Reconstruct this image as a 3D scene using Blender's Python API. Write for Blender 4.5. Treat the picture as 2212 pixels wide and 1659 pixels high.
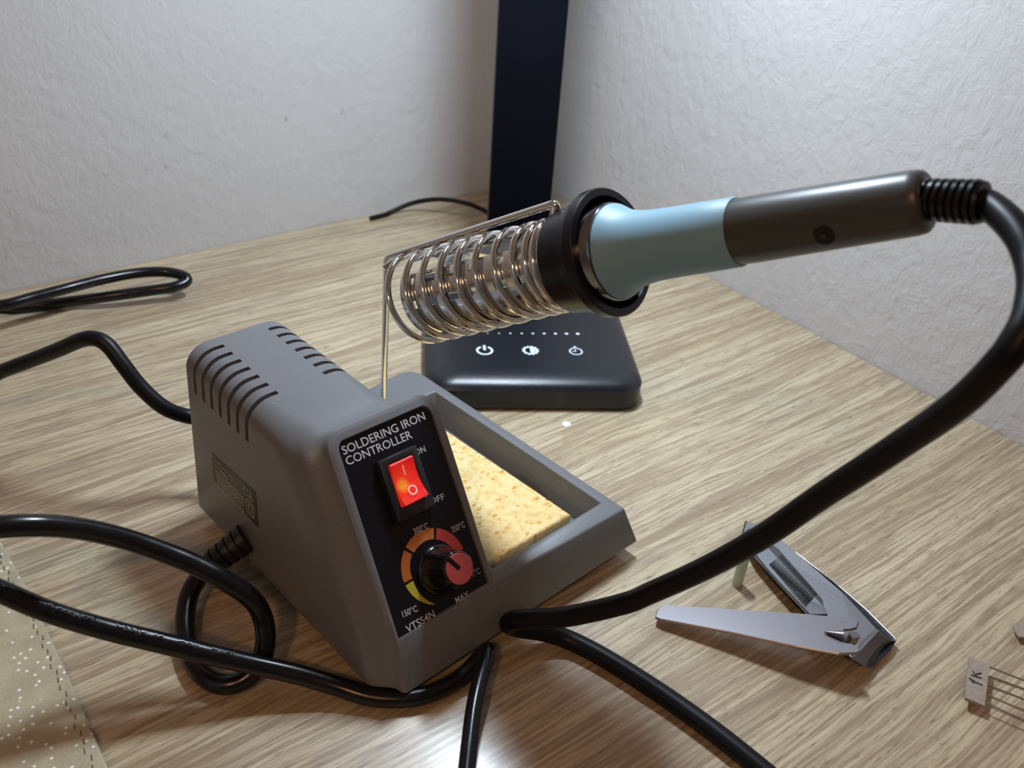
import bpy, bmesh, math, random
from math import sin, cos, pi, radians, sqrt, atan2, hypot
from mathutils import Vector, Matrix, noise
for o in list(bpy.data.objects): bpy.data.objects.remove(o)
SC = bpy.context.scene
COL = SC.collection
V = Vector

# ------------------------------------------------------------------ camera
cam_data = bpy.data.cameras.new('camera'); cam = bpy.data.objects.new('camera', cam_data); COL.objects.link(cam)
_r = V((0.8025, -0.59341, 0.06214)); _u = V((0.28276, 0.46995, 0.83617)); _f = V((0.5254, 0.65346, -0.54493))
cam.matrix_world = Matrix(((_r.x, _u.x, -_f.x, 0), (_r.y, _u.y, -_f.y, 0), (_r.z, _u.z, -_f.z, .25), (0, 0, 0, 1)))
cam_data.sensor_width = 36; cam_data.lens = 1989 / 2212 * 36; cam_data.clip_start = .01
cam_data.dof.use_dof = True; cam_data.dof.focus_distance = .325; cam_data.dof.aperture_fstop = 17
SC.camera = cam

# ------------------------------------------------------------------ world, lights, exposure
SC.view_settings.view_transform = 'Standard'; SC.view_settings.look = 'None'
SC.view_settings.gamma = 1; SC.view_settings.use_curve_mapping = False; SC.view_settings.exposure = 0
world = bpy.data.worlds.new('room_ambience'); SC.world = world; world.use_nodes = True
world.node_tree.nodes['Background'].inputs[0].default_value = (.95, .82, .70, 1)
world.node_tree.nodes['Background'].inputs[1].default_value = .09
LED_STRENGTH = 300.0
def area(name, loc, aim, size, sizey, power, color, spread=None):
    l = bpy.data.lights.new(name, 'AREA'); l.shape = 'RECTANGLE'; l.size = size; l.size_y = sizey; l.energy = power; l.color = color
    o = bpy.data.objects.new(name, l); COL.objects.link(o); o.location = loc
    o.rotation_euler = (V(aim) - V(loc)).to_track_quat('-Z', 'Y').to_euler(); return o
# warm ceiling lamp of the room, behind and above the camera
bulb = bpy.data.lights.new('ceiling_bulb', 'POINT'); bulb.energy = 18; bulb.color = (1.0, .50, .23); bulb.shadow_soft_size = .06
bo = bpy.data.objects.new('ceiling_bulb', bulb); COL.objects.link(bo); bo.location = (-.75, -.55, 1.25)
# added cool fill from the left, not a known window; lifts the lower left
area('left_fill', (-1.6, -.2, 1.0), (.2, .3, .1), 1.2, 1.2, 1.0, (.80, .88, 1.0))

# ------------------------------------------------------------------ material helpers
def mat(name, color=(.5, .5, .5), rough=.5, metal=0.0, spec=None, coat=None):
    m = bpy.data.materials.new(name); m.use_nodes = True
    b = m.node_tree.nodes['Principled BSDF']
    b.inputs['Base Color'].default_value = (*color, 1); b.inputs['Roughness'].default_value = rough; b.inputs['Metallic'].default_value = metal
    if spec is not None: b.inputs['Specular IOR Level'].default_value = spec
    if coat is not None: b.inputs['Coat Weight'].default_value = coat; b.inputs['Coat Roughness'].default_value = .15
    return m
class NT:
    def __init__(s, m): s.t = m.node_tree; s.b = s.t.nodes['Principled BSDF']
    def n(s, typ, **k):
        x = s.t.nodes.new(typ)
        for a, v in k.items(): setattr(x, a, v)
        return x
    def l(s, a, b): s.t.links.new(a, b)
    def coords(s, scale=(1, 1, 1), rot=(0, 0, 0), kind='Object'):
        tc = s.n('ShaderNodeTexCoord'); mp = s.n('ShaderNodeMapping'); mp.inputs['Scale'].default_value = scale; mp.inputs['Rotation'].default_value = rot
        s.l(tc.outputs[kind], mp.inputs['Vector']); return mp.outputs[0]
    def noise(s, vec, scale=1, detail=4, rough=.5, dist=0):
        x = s.n('ShaderNodeTexNoise'); s.l(vec, x.inputs['Vector'])
        x.inputs['Scale'].default_value = scale; x.inputs['Detail'].default_value = detail; x.inputs['Roughness'].default_value = rough; x.inputs['Distortion'].default_value = dist
        return x.outputs['Fac']
    def ramp(s, fac, stops, interp='LINEAR'):
        x = s.n('ShaderNodeValToRGB'); s.l(fac, x.inputs[0]); e = x.color_ramp.elements; x.color_ramp.interpolation = interp
        while len(e) < len(stops): e.new(.5)
        for i, (p, c) in enumerate(stops):
            e[i].position = p; e[i].color = (c, c, c, 1) if isinstance(c, (int, float)) else (*c, 1)
        return x.outputs[0]
    def mix(s, fac, a, b, mode='MIX'):
        x = s.n('ShaderNodeMix', data_type='RGBA', blend_type=mode)
        for i, v in ((0, fac), (6, a), (7, b)):
            if hasattr(v, 'is_linked') or hasattr(v, 'links'): s.l(v, x.inputs[i])
            elif i == 0: x.inputs[0].default_value = v
            else: x.inputs[i].default_value = (*v, 1)
        return x.outputs[2]
    def bump(s, h, strength=.3, dist=.001, prev=None):
        x = s.n('ShaderNodeBump'); s.l(h, x.inputs['Height']); x.inputs['Strength'].default_value = strength; x.inputs['Distance'].default_value = dist
        if prev: s.l(prev, x.inputs['Normal'])
        s.l(x.outputs[0], s.b.inputs['Normal']); return x.outputs[0]
    def math(s, op, a, b=None):
        x = s.n('ShaderNodeMath', operation=op)
        for i, v in ((0, a), (1, b)):
            if v is None: continue
            if isinstance(v, (int, float)): x.inputs[i].default_value = v
            else: s.l(v, x.inputs[i])
        return x.outputs[0]

# grey moulded plastic
def plastic(name, color, rough=.42, grain=.12):
    m = mat(name, color, rough); t = NT(m)
    f = t.noise(t.coords((1, 1, 1)), 1800, 2, .6); t.bump(f, grain, .00025)
    s = t.noise(t.coords((1, 1, 1)), 700, 2, .5)
    t.l(t.ramp(s, [(.72, color), (.80, tuple(min(1, c * 1.7) for c in color))]), t.b.inputs['Base Color'])
    return m
M_HOUSE = plastic('grey_plastic', (.150, .156, .166), .38, .22)
M_BLACKP = plastic('black_plastic', (.012, .012, .014), .38, .15)
M_PANEL = mat('black_panel_foil', (.006, .006, .010), .30, spec=.32)
t = NT(M_PANEL); f = t.noise(t.coords((1, 1, .6)), 520, 3, .7); t.l(t.ramp(f, [(.0, (.006, .006, .010)), (.735, (.006, .006, .010)), (.775, (.10, .10, .11))]), t.b.inputs['Base Color'])
M_PRINT = mat('pale_grey_print', (.56, .56, .57), .6)
M_CORD = mat('black_cord_rubber', (.004, .004, .006), .27, spec=.42)
t = NT(M_CORD); f = t.noise(t.coords((1, 1, 1)), 900, 3, .6); t.bump(f, .05, .0003); t.l(t.ramp(t.noise(t.coords((1, 1, 1)), 120, 4, .6), [(.3, .20), (.7, .30)]), t.b.inputs['Roughness'])
M_CORDM = mat('matt_cord_rubber', (.004, .004, .006), .42, spec=.22)
M_STEEL = mat('chromed_wire', (.80, .78, .75), .07, 1)
M_SLEEVE = mat('polished_sheet_metal', (.80, .78, .75), .12, 1)
t = NT(M_SLEEVE); t.bump(t.noise(t.coords((1, 1, 1)), 130, 2, .5), .12, .001)
M_RINGP = mat('black_ring_plastic', (.005, .005, .009), .30, spec=.35)
M_BLUE = mat('light_blue_rubber_grip', (.20, .365, .465), .50)
t = NT(M_BLUE); t.bump(t.noise(t.coords(), 2500, 2, .5), .1, .0002)
M_HANDLE = mat('dark_olive_handle_plastic', (.050, .052, .048), .36)
t = NT(M_HANDLE); t.bump(t.noise(t.coords(), 900, 2, .5), .04, .0003)
M_LAMP = mat('black_satin_lamp_plastic', (.010, .011, .016), .31)
t = NT(M_LAMP); t.bump(t.noise(t.coords(), 2600, 2, .5), .28, .0002)
M_ARM = mat('matt_black_arm', (.004, .005, .010), .5, spec=.10)
M_LAMPTOP = mat('smooth_black_lamp_top', (.012, .013, .018), .33)
M_ICON = mat('white_touch_symbol', (.62, .68, .76), .5)
M_BRUSH = mat('brushed_steel', (.33, .335, .36), .28, 1)
t = NT(M_BRUSH); t.bump(t.noise(t.coords((900, 60, 300), (0, 0, .5)), 1, 3, .6), .25, .0002)
M_LEVER = mat('satin_steel_lever', (.25, .235, .25), .36, 1)
M_FILE = mat('dark_file_steel', (.10, .10, .105), .55, 1)
M_DARKST = mat('dark_steel', (.06, .065, .08), .3, 1)
M_SHRINK = mat('translucent_green_tubing', (.74, .86, .72), .35)
M_SHRINK.node_tree.nodes['Principled BSDF'].inputs['Transmission Weight'].default_value = .35
M_PAPER = mat('tan_paper_tape', (.36, .29, .23), .8)
t = NT(M_PAPER); t.l(t.ramp(t.noise(t.coords(), 600, 3, .6), [(.3, (.30, .24, .19)), (.7, (.40, .33, .27))]), t.b.inputs['Base Color'])
M_INK = mat('black_ink', (.02, .02, .02), .6)
M_LEAD = mat('tinned_lead_wire', (.30, .29, .27), .35, 1)
M_DOT = mat('white_paper', (.80, .82, .88), .6)
M_KNOB = mat('glossy_black_knob', (.006, .006, .008), .16)
M_RED = mat('red_print', (.52, .055, .05), .45)
M_ORANGE = mat('orange_print', (.55, .17, .035), .45)
M_ORANGE2 = mat('dark_orange_print', (.46, .12, .025), .45)
M_YELLOW = mat('yellow_print', (.46, .40, .035), .45)
M_CAP = mat('red_knob_cap', (.40, .055, .05), .5)
M_RUBBER = mat('dark_rubber', (.02, .02, .02), .7)
M_STICKER = mat('dark_brown_sticker', (.022, .018, .016), .32)
M_STEXT = mat('dull_silver_print', (.42, .39, .34), .4)

# wood desk
M_WOOD = mat('oak_laminate', (.4, .3, .2), .42, spec=.5)
M_WOOD.node_tree.nodes['Principled BSDF'].inputs['Coat Weight'].default_value = .6; M_WOOD.node_tree.nodes['Principled BSDF'].inputs['Coat Roughness'].default_value = .22
t = NT(M_WOOD)
warp = t.noise(t.coords((1.2, 4, 1)), 5, 3, .5)
tc = t.coords((1, 1, 1)); sep = t.n('ShaderNodeSeparateXYZ'); t.l(tc, sep.inputs[0])
yy = t.math('ADD', sep.outputs[1], t.math('MULTIPLY', warp, .014))
cb = t.n('ShaderNodeCombineXYZ'); t.l(sep.outputs[0], cb.inputs[0]); t.l(yy, cb.inputs[1])
def wv(sx, sy):
    mp = t.n('ShaderNodeMapping'); mp.inputs['Scale'].default_value = (sx, sy, 1); t.l(cb.outputs[0], mp.inputs[0]); return mp.outputs[0]
broad = t.noise(wv(2.2, 34), 1, 4, .6, .3)
mid = t.noise(wv(7, 170), 1, 5, .65, .2)
fine = t.noise(wv(30, 800), 1, 4, .7)
pore = t.noise(wv(110, 1100), 1, 3, .6)
patch = t.noise(wv(9, 40), 1, 5, .62, .8)
c1 = t.ramp(broad, [(.30, (.39, .30, .18)), (.42, (.55, .455, .29)), (.66, (.635, .55, .375))])
vein = t.noise(wv(1.6, 150), 1, 3, .55, .2)
c2 = t.mix(t.ramp(mid, [(.36, .75), (.50, .12), (.6, .0)]), c1, (.25, .175, .11))
c3 = t.mix(t.ramp(fine, [(.39, .72), (.50, .12), (.62, .0)]), c2, (.27, .20, .135))
c4 = t.mix(t.ramp(fine, [(.50, 0.), (.68, .55)]), c3, (.68, .62, .46))
c4 = t.mix(t.ramp(vein, [(.44, 0.), (.475, .75), (.49, .75), (.52, 0.)]), c4, (.30, .22, .13))
c5 = t.mix(t.ramp(pore, [(.31, .80), (.42, .0)]), c4, (.17, .115, .07))
c6 = t.mix(t.ramp(patch, [(.26, .55), (.38, .0)]), c5, (.22, .15, .09))
t.l(c6, t.b.inputs['Base Color'])
hh = t.math('ADD', t.math('MULTIPLY', fine, .6), t.math('MULTIPLY', pore, .6))
t.bump(hh, .35, .0004)
t.l(t.ramp(fine, [(.3, .44), (.7, .30)]), t.b.inputs['Roughness'])

# plaster wall with a few real scuffs; marks = list of (x or y, z, rx, rz, strength)
def wall_mat(name, base, marks, axis):
    m = mat(name, base, .85, spec=.25); t = NT(m)
    a = t.noise(t.coords((1, 1, 1), (0, .5, .3)), 80, 6, .66, .6)
    b = t.noise(t.coords((220, 220, 100), (.5, .6, 0)), 1, 4, .6, .5)
    c = t.noise(t.coords((1, 1, 1)), 9, 3, .5)
    h = t.math('ADD', t.math('MULTIPLY', a, .9), t.math('MULTIPLY', b, .8))
    t.bump(h, .5 if axis == 0 else .65, .0018)
    col = t.ramp(c, [(.3, tuple(x * .95 for x in base)), (.7, base)])
    tc = t.n('ShaderNodeTexCoord'); sp = t.n('ShaderNodeSeparateXYZ'); t.l(tc.outputs['Object'], sp.inputs[0])
    n1 = t.noise(t.coords(), 420, 3, .6)
    for (p, z, rp, rz, s) in marks:
        dx = t.math('DIVIDE', t.math('SUBTRACT', sp.outputs[axis], p), rp)
        dz = t.math('DIVIDE', t.math('SUBTRACT', sp.outputs[2], z), rz)
        d = t.math('ADD', t.math('MULTIPLY', dx, dx), t.math('MULTIPLY', dz, dz))
        d = t.math('ADD', d, t.math('MULTIPLY', t.math('SUBTRACT', n1, .42), 5.0))
        f = t.ramp(d, [(.1, s * .75), (1.0, 0.)])
        col = t.mix(f, col, (.16, .15, .14))
    t.l(col, t.b.inputs['Base Color'])
    return m

# ------------------------------------------------------------------ object helpers
def tag(o, label=None, cat=None, group=None, kind=None):
    if label: o['label'] = label
    if cat: o['category'] = cat
    if group: o['group'] = group
    if kind: o['kind'] = kind
    return o
def thing(name, loc, label, cat, group=None):
    o = bpy.data.objects.new(name, None); o.location = loc; o.empty_display_size = .01; COL.objects.link(o)
    return tag(o, label, cat, group)
def root_loc(o):
    p = V(o.location)
    while o.parent: o = o.parent; p = p + V(o.location)
    return p
def mesh(name, verts, faces, m, parent=None, smooth=False, origin=None, fmats=None):
    """verts in world metres"""
    if parent is not None: off = root_loc(parent)
    elif origin is not None: off = V(origin)
    else:
        xs = [v[0] for v in verts]; ys = [v[1] for v in verts]; zs = [v[2] for v in verts]
        off = V(((min(xs) + max(xs)) / 2, (min(ys) + max(ys)) / 2, min(zs)))
    me = bpy.data.meshes.new(name); me.from_pydata([tuple(V(v) - off) for v in verts], [], faces)
    ms = m if isinstance(m, (list, tuple)) else [m]
    for q in ms: me.materials.append(q)
    if fmats: me.polygons.foreach_set('material_index', fmats)
    bm = bmesh.new(); bm.from_mesh(me); bmesh.ops.recalc_face_normals(bm, faces=bm.faces); bm.to_mesh(me); bm.free()
    if smooth: me.polygons.foreach_set('use_smooth', [True] * len(me.polygons))
    o = bpy.data.objects.new(name, me); COL.objects.link(o)
    if parent is not None: o.parent = parent; o.location = (0, 0, 0)
    else: o.location = off
    return o
def bake(o):
    dg = bpy.context.evaluated_depsgraph_get(); dg.update()
    me = bpy.data.meshes.new_from_object(o.evaluated_get(dg)); old = o.data; o.modifiers.clear(); o.data = me
    bpy.data.meshes.remove(old); return o
def boolean(o, cutter, op='DIFFERENCE'):
    bpy.context.view_layer.update()
    md = o.modifiers.new('b', 'BOOLEAN'); md.operation = op; md.object = cutter; md.solver = 'EXACT'
    bake(o); bpy.data.objects.remove(cutter); return o
def bevel(o, w, seg=2, angle=35, smooth=True):
    md = o.modifiers.new('v', 'BEVEL'); md.width = w; md.segments = seg; md.limit_method = 'ANGLE'; md.angle_limit = radians(angle); md.harden_normals = False
    md.use_clamp_overlap = True
    bake(o)
    if smooth: smooth_angle(o, 40)
    return o
def smooth_angle(o, deg=40):
    me = o.data; me.polygons.foreach_set('use_smooth', [True] * len(me.polygons))
    bm = bmesh.new(); bm.from_mesh(me); th = radians(deg)
    for e in bm.edges:
        if len(e.link_faces) == 2: e.smooth = e.calc_face_angle(0) < th
        else: e.smooth = False
    bm.to_mesh(me); bm.free(); return o
def frame_from(d, hint=V((0, 0, 1))):
    d = d.normalized(); x = hint.cross(d)
    if x.length < 1e-5: x = V((1, 0, 0)).cross(d)
    x.normalize(); y = d.cross(x); return x, y, d
def spline(pts, n=10):
    """centripetal-free Catmull-Rom through the points; pts are tuples, any extra components interpolate too"""
    P = [list(p) for p in pts]; out = []
    for i in range(len(P) - 1):
        p0 = P[max(i - 1, 0)]; p1 = P[i]; p2 = P[i + 1]; p3 = P[min(i + 2, len(P) - 1)]
        for k in range(n):
            s = k / n; out.append([.5 * (2 * b + (c - a) * s + (2 * a - 5 * b + 4 * c - d) * s * s + (3 * b - a - 3 * c + d) * s ** 3) for a, b, c, d in zip(p0, p1, p2, p3)])
    out.append(P[-1]); return out
def tube_geo(path, rad, seg=16, cap=True, round_end=False):
    P = [V(p[:3]) for p in path]; n = len(P)
    R = rad if isinstance(rad, (list, tuple)) else [rad] * n
    T = [(P[min(i + 1, n - 1)] - P[max(i - 1, 0)]).normalized() for i in range(n)]
    x, y, _ = frame_from(T[0]); vs = []; fs = []
    for i in range(n):
        if i:
            q = T[i - 1].rotation_difference(T[i]); x = q @ x; x = (x - T[i] * x.dot(T[i])).normalized()
        y = T[i].cross(x)
        for k in range(seg):
            a = 2 * pi * k / seg; vs.append(P[i] + (x * cos(a) + y * sin(a)) * R[i])
    for i in range(n - 1):
        for k in range(seg):
            a = i * seg + k; b = i * seg + (k + 1) % seg; fs.append((a, b, b + seg, a + seg))
    if cap: fs.append(tuple(range(seg))[::-1]); fs.append(tuple((n - 1) * seg + k for k in range(seg)))
    return vs, fs
def tube(name, path, rad, m, parent=None, seg=16, **k):
    v, f = tube_geo(path, rad, seg); o = mesh(name, v, f, m, parent, **k); smooth_angle(o, 50); return o
def lathe_geo(P, d, prof, seg=48, hint=V((0, 0, 1)), a0=0, a1=2 * pi):
    x, y, d = frame_from(V(d), hint); vs = []; fs = []; full = abs(a1 - a0 - 2 * pi) < 1e-6; ns = seg if full else seg + 1
    for (tt, r) in prof:
        for k in range(ns):
            a = a0 + (a1 - a0) * k / seg; vs.append(V(P) + d * tt + (x * cos(a) + y * sin(a)) * r)
    for i in range(len(prof) - 1):
        for k in range(seg):
            a = i * ns + k; b = i * ns + (k + 1) % ns; fs.append((a, b, b + ns, a + ns))
    return vs, fs
def lathe(name, P, d, prof, m, parent=None, seg=48, closed=False, hint=V((0, 0, 1)), ang=35):
    v, f = lathe_geo(P, d, prof, seg, hint)
    if not closed:
        f.append(tuple(range(seg))[::-1]); f.append(tuple((len(prof) - 1) * seg + k for k in range(seg)))
    else:
        n = len(prof) - 1
        for k in range(seg): f.append((n * seg + k, n * seg + (k + 1) % seg, (k + 1) % seg, k))
    o = mesh(name, v, f, m, parent); smooth_angle(o, ang); return o
def prism_geo(top, bot):
    n = len(top); vs = list(top) + list(bot); fs = [tuple(range(n)), tuple(range(2 * n - 1, n - 1, -1))]
    for i in range(n): j = (i + 1) % n; fs.append((i, j, n + j, n + i))
    return vs, fs
def slab(name, poly, thick, m, parent=None, nrm=None, bev=0, **k):
    """poly: world points of the top face; thickness goes along -normal"""
    p = [V(q) for q in poly]
    if nrm is None:
        nrm = V((0, 0, 0))
        for i in range(len(p)): nrm += p[i].cross(p[(i + 1) % len(p)])
        nrm.normalize()
        if nrm.z < 0: nrm = -nrm
    v, f = prism_geo(p, [q - nrm * thick for q in p]); o = mesh(name, v, f, m, parent, **k)
    if bev: bevel(o, bev, 1, smooth=False)
    return o
def join_geo(parts):
    vs = []; fs = []
    for v, f in parts:
        n = len(vs); vs += list(v); fs += [tuple(i + n for i in q) for q in f]
    return vs, fs
def text_geo(s, bold=0.0):
    c = bpy.data.curves.new('t', 'FONT'); c.body = s; c.size = 1; c.offset = bold; c.resolution_u = 3
    o = bpy.data.objects.new('t', c); COL.objects.link(o)
    dg = bpy.context.evaluated_depsgraph_get(); dg.update(); me = bpy.data.meshes.new_from_object(o.evaluated_get(dg))
    vs = [tuple(v.co) for v in me.vertices]; fs = [tuple(p.vertices) for p in me.polygons]
    bpy.data.objects.remove(o); bpy.data.curves.remove(c); bpy.data.meshes.remove(me)
    x0 = min(v[0] for v in vs); x1 = max(v[0] for v in vs)
    return [((v[0] - x0), v[1], 0) for v in vs], fs, x1 - x0
def flat_text(name, s, p0, p1, n, cap, m, parent, bold=0.0, lift=.00004, slant=0):
    """p0,p1 world baseline ends, n surface normal, cap = capital height in metres"""
    vs, fs, w = text_geo(s, bold); X = V(p1) - V(p0); L = X.length; X.normalize(); n = V(n).normalized(); Y = n.cross(X)
    out = [V(p0) + X * (v[0] / w * L + v[1] * slant * cap) + Y * (v[1] / .70 * cap) + n * lift for v in vs]
    me = mesh(name, out, fs, m, parent); return me

# ================================================================== SETTING
WX, WY = .4205, .5190
def box(name, lo, hi, m, parent=None, bev=0, **k):
    (x0, y0, z0), (x1, y1, z1) = lo, hi
    top = [(x0, y0, z1), (x1, y0, z1), (x1, y1, z1), (x0, y1, z1)]; bot = [(x, y, z0) for x, y, z in top]
    v, f = prism_geo(top, bot); o = mesh(name, v, f, m, parent, **k)
    if bev: bevel(o, bev, 2)
    return o
WALLC = (.535, .53, .53)
marks_l = [(0.2277, 0.0725, .0010, .0026, .8), (0.2649, 0.0723, .0030, .0020, .5), (0.1549, 0.0730, .0030, .0020, .3), (0.1736, 0.0784, .0030, .0014, .25),
           (0.1195, 0.0557, .0020, .0020, .6), (0.1159, 0.0548, .0014, .0014, .45), (0.1072, 0.0550, .0020, .0012, .4), (0.1520, 0.0549, .0020, .0018, .7), (0.1421, 0.0552, .0018, .0014, .5), (0.2016, 0.0746, .0014, .0014, .3)]
marks_r = [(0.3467, 0.0634, .0034, .0012, .5), (0.2876, -0.0012, .0030, .0008, .55), (0.2933, -0.0026, .0014, .0008, .4), (0.4627, 0.1215, .002, .002, .3)]
M_WALL = wall_mat('white_plaster_back_wall', WALLC, marks_l, 0)
M_WALLR = wall_mat('white_plaster_side_wall', WALLC, marks_r, 1)
w = box('wall_left', (-1.9, WY, -.74), (WX + .1, WY + .1, 1.7), M_WALL, origin=(0, 0, 0)); tag(w, kind='structure')
w = box('wall_right', (WX, -1.6, -.74), (WX + .1, WY, 1.7), M_WALLR, origin=(0, 0, 0)); tag(w, kind='structure')
fl = box('floor', (-1.9, -1.6, -.80), (WX + .1, WY + .1, -.74), mat('grey_floor', (.2, .18, .16), .6)); tag(fl, kind='structure')
desk = thing('desk', (-.2, .1, -.74), 'oak-grained laminate desk top pushed into the corner of two white walls', 'desk')
box('desktop', (-.85, -.35, -.025), (WX - .0006, WY - .0006, 0), M_WOOD, desk)
for lx in (-.82, .36):
    for ly in (-.32, .46):
        box('leg', (lx, ly, -.74), (lx + .05, ly + .05, -.025), mat('leg_metal', (.3, .3, .3), .4), desk)

# ================================================================== SOLDERING STATION
A = V((0.09802, 0.16466, 0.0065)); SS = .974e-3
E1 = V((cos(radians(6)), sin(radians(6)), 0)); E2 = V((cos(radians(96.6)), sin(radians(96.6)), 0)); E3 = V((0, 0, 1))
def S(u, v, w): return A + (E1 * u + E2 * v + E3 * w) * SS
PN_L = V((0, -1, .8)).normalized()
PN = (E2 * -1 + E3 * .8).normalized()
def PP(u, w, h=0):            # on the tilted front panel, h mm proud of it
    return S(u, .8 * w - 6 - h * .7809, w + h * .6247)
def PQ(U, Y, h=0): return PP(U, (Y + 4.685 * 1.0) * .7809 - .0, h) if False else PP(U, (Y - (-6 * .6247)) / (.8 * .6247 + .7809), h)
station = thing('soldering_station', S(50, 60, 0) - V((0, 0, .0065)), 'grey soldering station with black sloping control panel and lit red switch', 'soldering station')
def sm(a, b, x): x = max(0, min(1, (x - a) / (b - a))); return x * x * (3 - 2 * x)
def tab(tb, x):
    for (a, p), (b, q) in zip(tb, tb[1:]):
        if x <= b: return p + (q - p) * sm(a, b, x)
    return tb[-1][1]
def vf(w): return .43 * w if w <= 16.55 else .8 * w - 6.1
HT = 71.3
def section(s):
    Lb = tab([(0, .2), (.02, -.3), (.09, -6.7), (1, -6.7)], s); Lt = tab([(0, 7.4), (.02, 6.8), (.12, 0), (.22, -2.6), (1, -2.6)], s)
    Rb = tab([(0, 43.2), (1, 43.2)], s); Rt = tab([(0, 52.0), (.025, 51.2), (.13, 42.5), (.27, 40.2), (1, 38.6)], s)
    T = tab([(0, HT), (.02, HT), (.07, 69.7), (.2, 70.3), (1, 71.8)], s); r = tab([(0, 5.5), (.02, 6.0), (.15, 11), (.3, 9.5), (1, 9)], s)
    ins = 0
    if s < .008: ins = (.008 - s) / .008 * .9
    if s > .975: k = (s - .975) / .025; ins = 3.2 * (1 - sqrt(max(0, 1 - k * k)))
    Lb += ins; Lt += ins; Rb -= ins; Rt -= ins; T -= ins
    NS = [0, 8, 16.5, 23, 30, 45, T - r]
    def lat(wv, b, tp): return b + (tp - b) * (wv / T)
    pts = [(lat(x, Lb, Lt), x) for x in NS]
    xl = lat(T - r, Lb, Lt); xr = lat(T - r, Rb, Rt)
    arcL = [(xl + r - r * cos(a), T - r + r * sin(a)) for a in [pi / 2 * k / 7 for k in range(1, 8)]]
    arcR = [(xr - r + r * cos(a), T - r + r * sin(a)) for a in [pi / 2 * k / 7 for k in range(1, 8)]]
    right = [(lat(x, Rb, Rt), x) for x in NS] + arcR
    left = pts + arcL
    return left, right
SV = [0, .003, .008, .02, .03, .045, .06, .075, .09, .11, .13, .16, .2, .27, .35, .45, .6, .75, .9, .975, .985, .993, .998, 1]
verts = []; NL = None
for s in SV:
    l, r = section(s)
    ring = l + r[::-1]; NL = len(l)
    for (u, wv_) in ring:
        v0 = vf(wv_); verts.append(S(u, v0 + (128 - v0) * s, wv_))
NR = 2 * NL; faces = []
for i in range(len(SV) - 1):
    for k in range(NR):
        a = i * NR + k; b = i * NR + (k + 1) % NR; faces.append((a, b, b + NR, a + NR))
for base in (0, (len(SV) - 1) * NR):
    for k in range(NL - 1): faces.append((base + k, base + k + 1, base + NR - 2 - k, base + NR - 1 - k))
house = mesh('housing', verts, faces, M_HOUSE, station)
# cooling slots cut around both shoulders
def slot_cut(side, v):
    prof = []
    if side < 0:
        cx, cz, r = 6.8, 62.0, 9.2; path = [(-3.2 - 0.4, 56.5)] + [(cx - r * cos(a), cz + r * sin(a)) for a in [pi / 2 * k / 8 for k in range(9)]] + [(9.6, cz + r)]
        path = [(-3.4, 55.5)] + path[1:]
    else:
        cx, cz, r = 30.2, 62.0, 9.2; path = [(39.9, 57.5)] + [(cx + r * cos(a), cz + r * sin(a)) for a in [pi / 2 * k / 8 for k in range(9)]] + [(28.4, cz + r)]
    n = len(path); outer = []; inner = []
    for i, (x, z) in enumerate(path):
        a = path[max(i - 1, 0)]; b = path[min(i + 1, n - 1)]; dx, dz = b[0] - a[0], b[1] - a[1]; q = hypot(dx, dz); nx, nz = (-dz / q, dx / q) if side < 0 else (dz / q, -dx / q)
        outer.append((x + nx * 3, z + nz * 3)); inner.append((x - nx * 2.2, z - nz * 2.2))
    poly = outer + inner[::-1]
    vs, fs = prism_geo([S(x, v - 1.0, z) for x, z in poly], [S(x, v + 1.0, z) for x, z in poly]); return vs, fs
parts = []
for i in range(7):
    parts.append(slot_cut(-1, 83.3 + i * 6.1)); parts.append(slot_cut(1, 84.0 + i * 6.1))
v_, f_ = join_geo(parts); cut = mesh('cut', v_, f_, M_HOUSE, station); boolean(house, cut)
# recess of the front panel
def rrect(u0b, u1b, u0t, u1t, wb, wt, r, n=6):
    p = [(u0b, wb), (u1b, wb)]
    for k in range(n + 1): a = pi / 2 * k / n; p.append((u1t - r + r * cos(a), wt - r + r * sin(a) * 1.0))
    for k in range(n + 1): a = pi / 2 + pi / 2 * k / n; p.append((u0t + r + r * cos(a), wt - r + r * sin(a)))
    return p
rp = rrect(3.7, 42.6, 9.9, 47.7, 16.9, 68.8, 3.2)
v_, f_ = prism_geo([PP(u, w, 4) for u, w in rp], [PP(u, w, -1.1) for u, w in rp]); cut = mesh('cut', v_, f_, M_HOUSE, station); boolean(house, cut)
smooth_angle(house, 32)
slot_in = None
rp2 = rrect(4.0, 42.3, 10.1, 47.4, 17.2, 68.5, 3.0)
v_, f_ = prism_geo([PP(u, w, -.75) for u, w in rp2], [PP(u, w, -1.3) for u, w in rp2]); panel = mesh('control_panel', v_, f_, M_PANEL, station); tag(panel, 'glossy black panel with pale grey lettering')
# thin edge bead around the bezel
# tray
def tray_poly(w):
    k = w / 17.0
    def L(a, b): return a + (b - a) * k
    pts = [(30.0, .43 * w + .25 - .1 * k), (L(115.9, 110.3), .33 * w - .8 * k)]
    cx, cy, r = L(103.5, 99.5), L(131, 127.5), 8 
    x1, y1 = L(113.0, 108.3), L(139.5, 135.6)
    for q in range(7): a = pi / 2 * q / 6; pts.append((x1 - r + r * cos(a), y1 - r + r * sin(a)))
    pts += [(60, L(137, 131)), (43.0 - 2 * k, 127)]
    return pts
top = [S(u, v, 17) for u, v in tray_poly(17)]; bot = [S(u, v, 0) for u, v in tray_poly(0)]
v_, f_ = prism_geo(top, bot); tray = mesh('sponge_tray', v_, f_, M_HOUSE, station)
ptop = [(49, 13.3), (105.2, 13.6), (103.6, 113), (49, 113)]; pbot = [(50, 15.0), (103.4, 15.4), (101.8, 111), (50, 111)]
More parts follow.
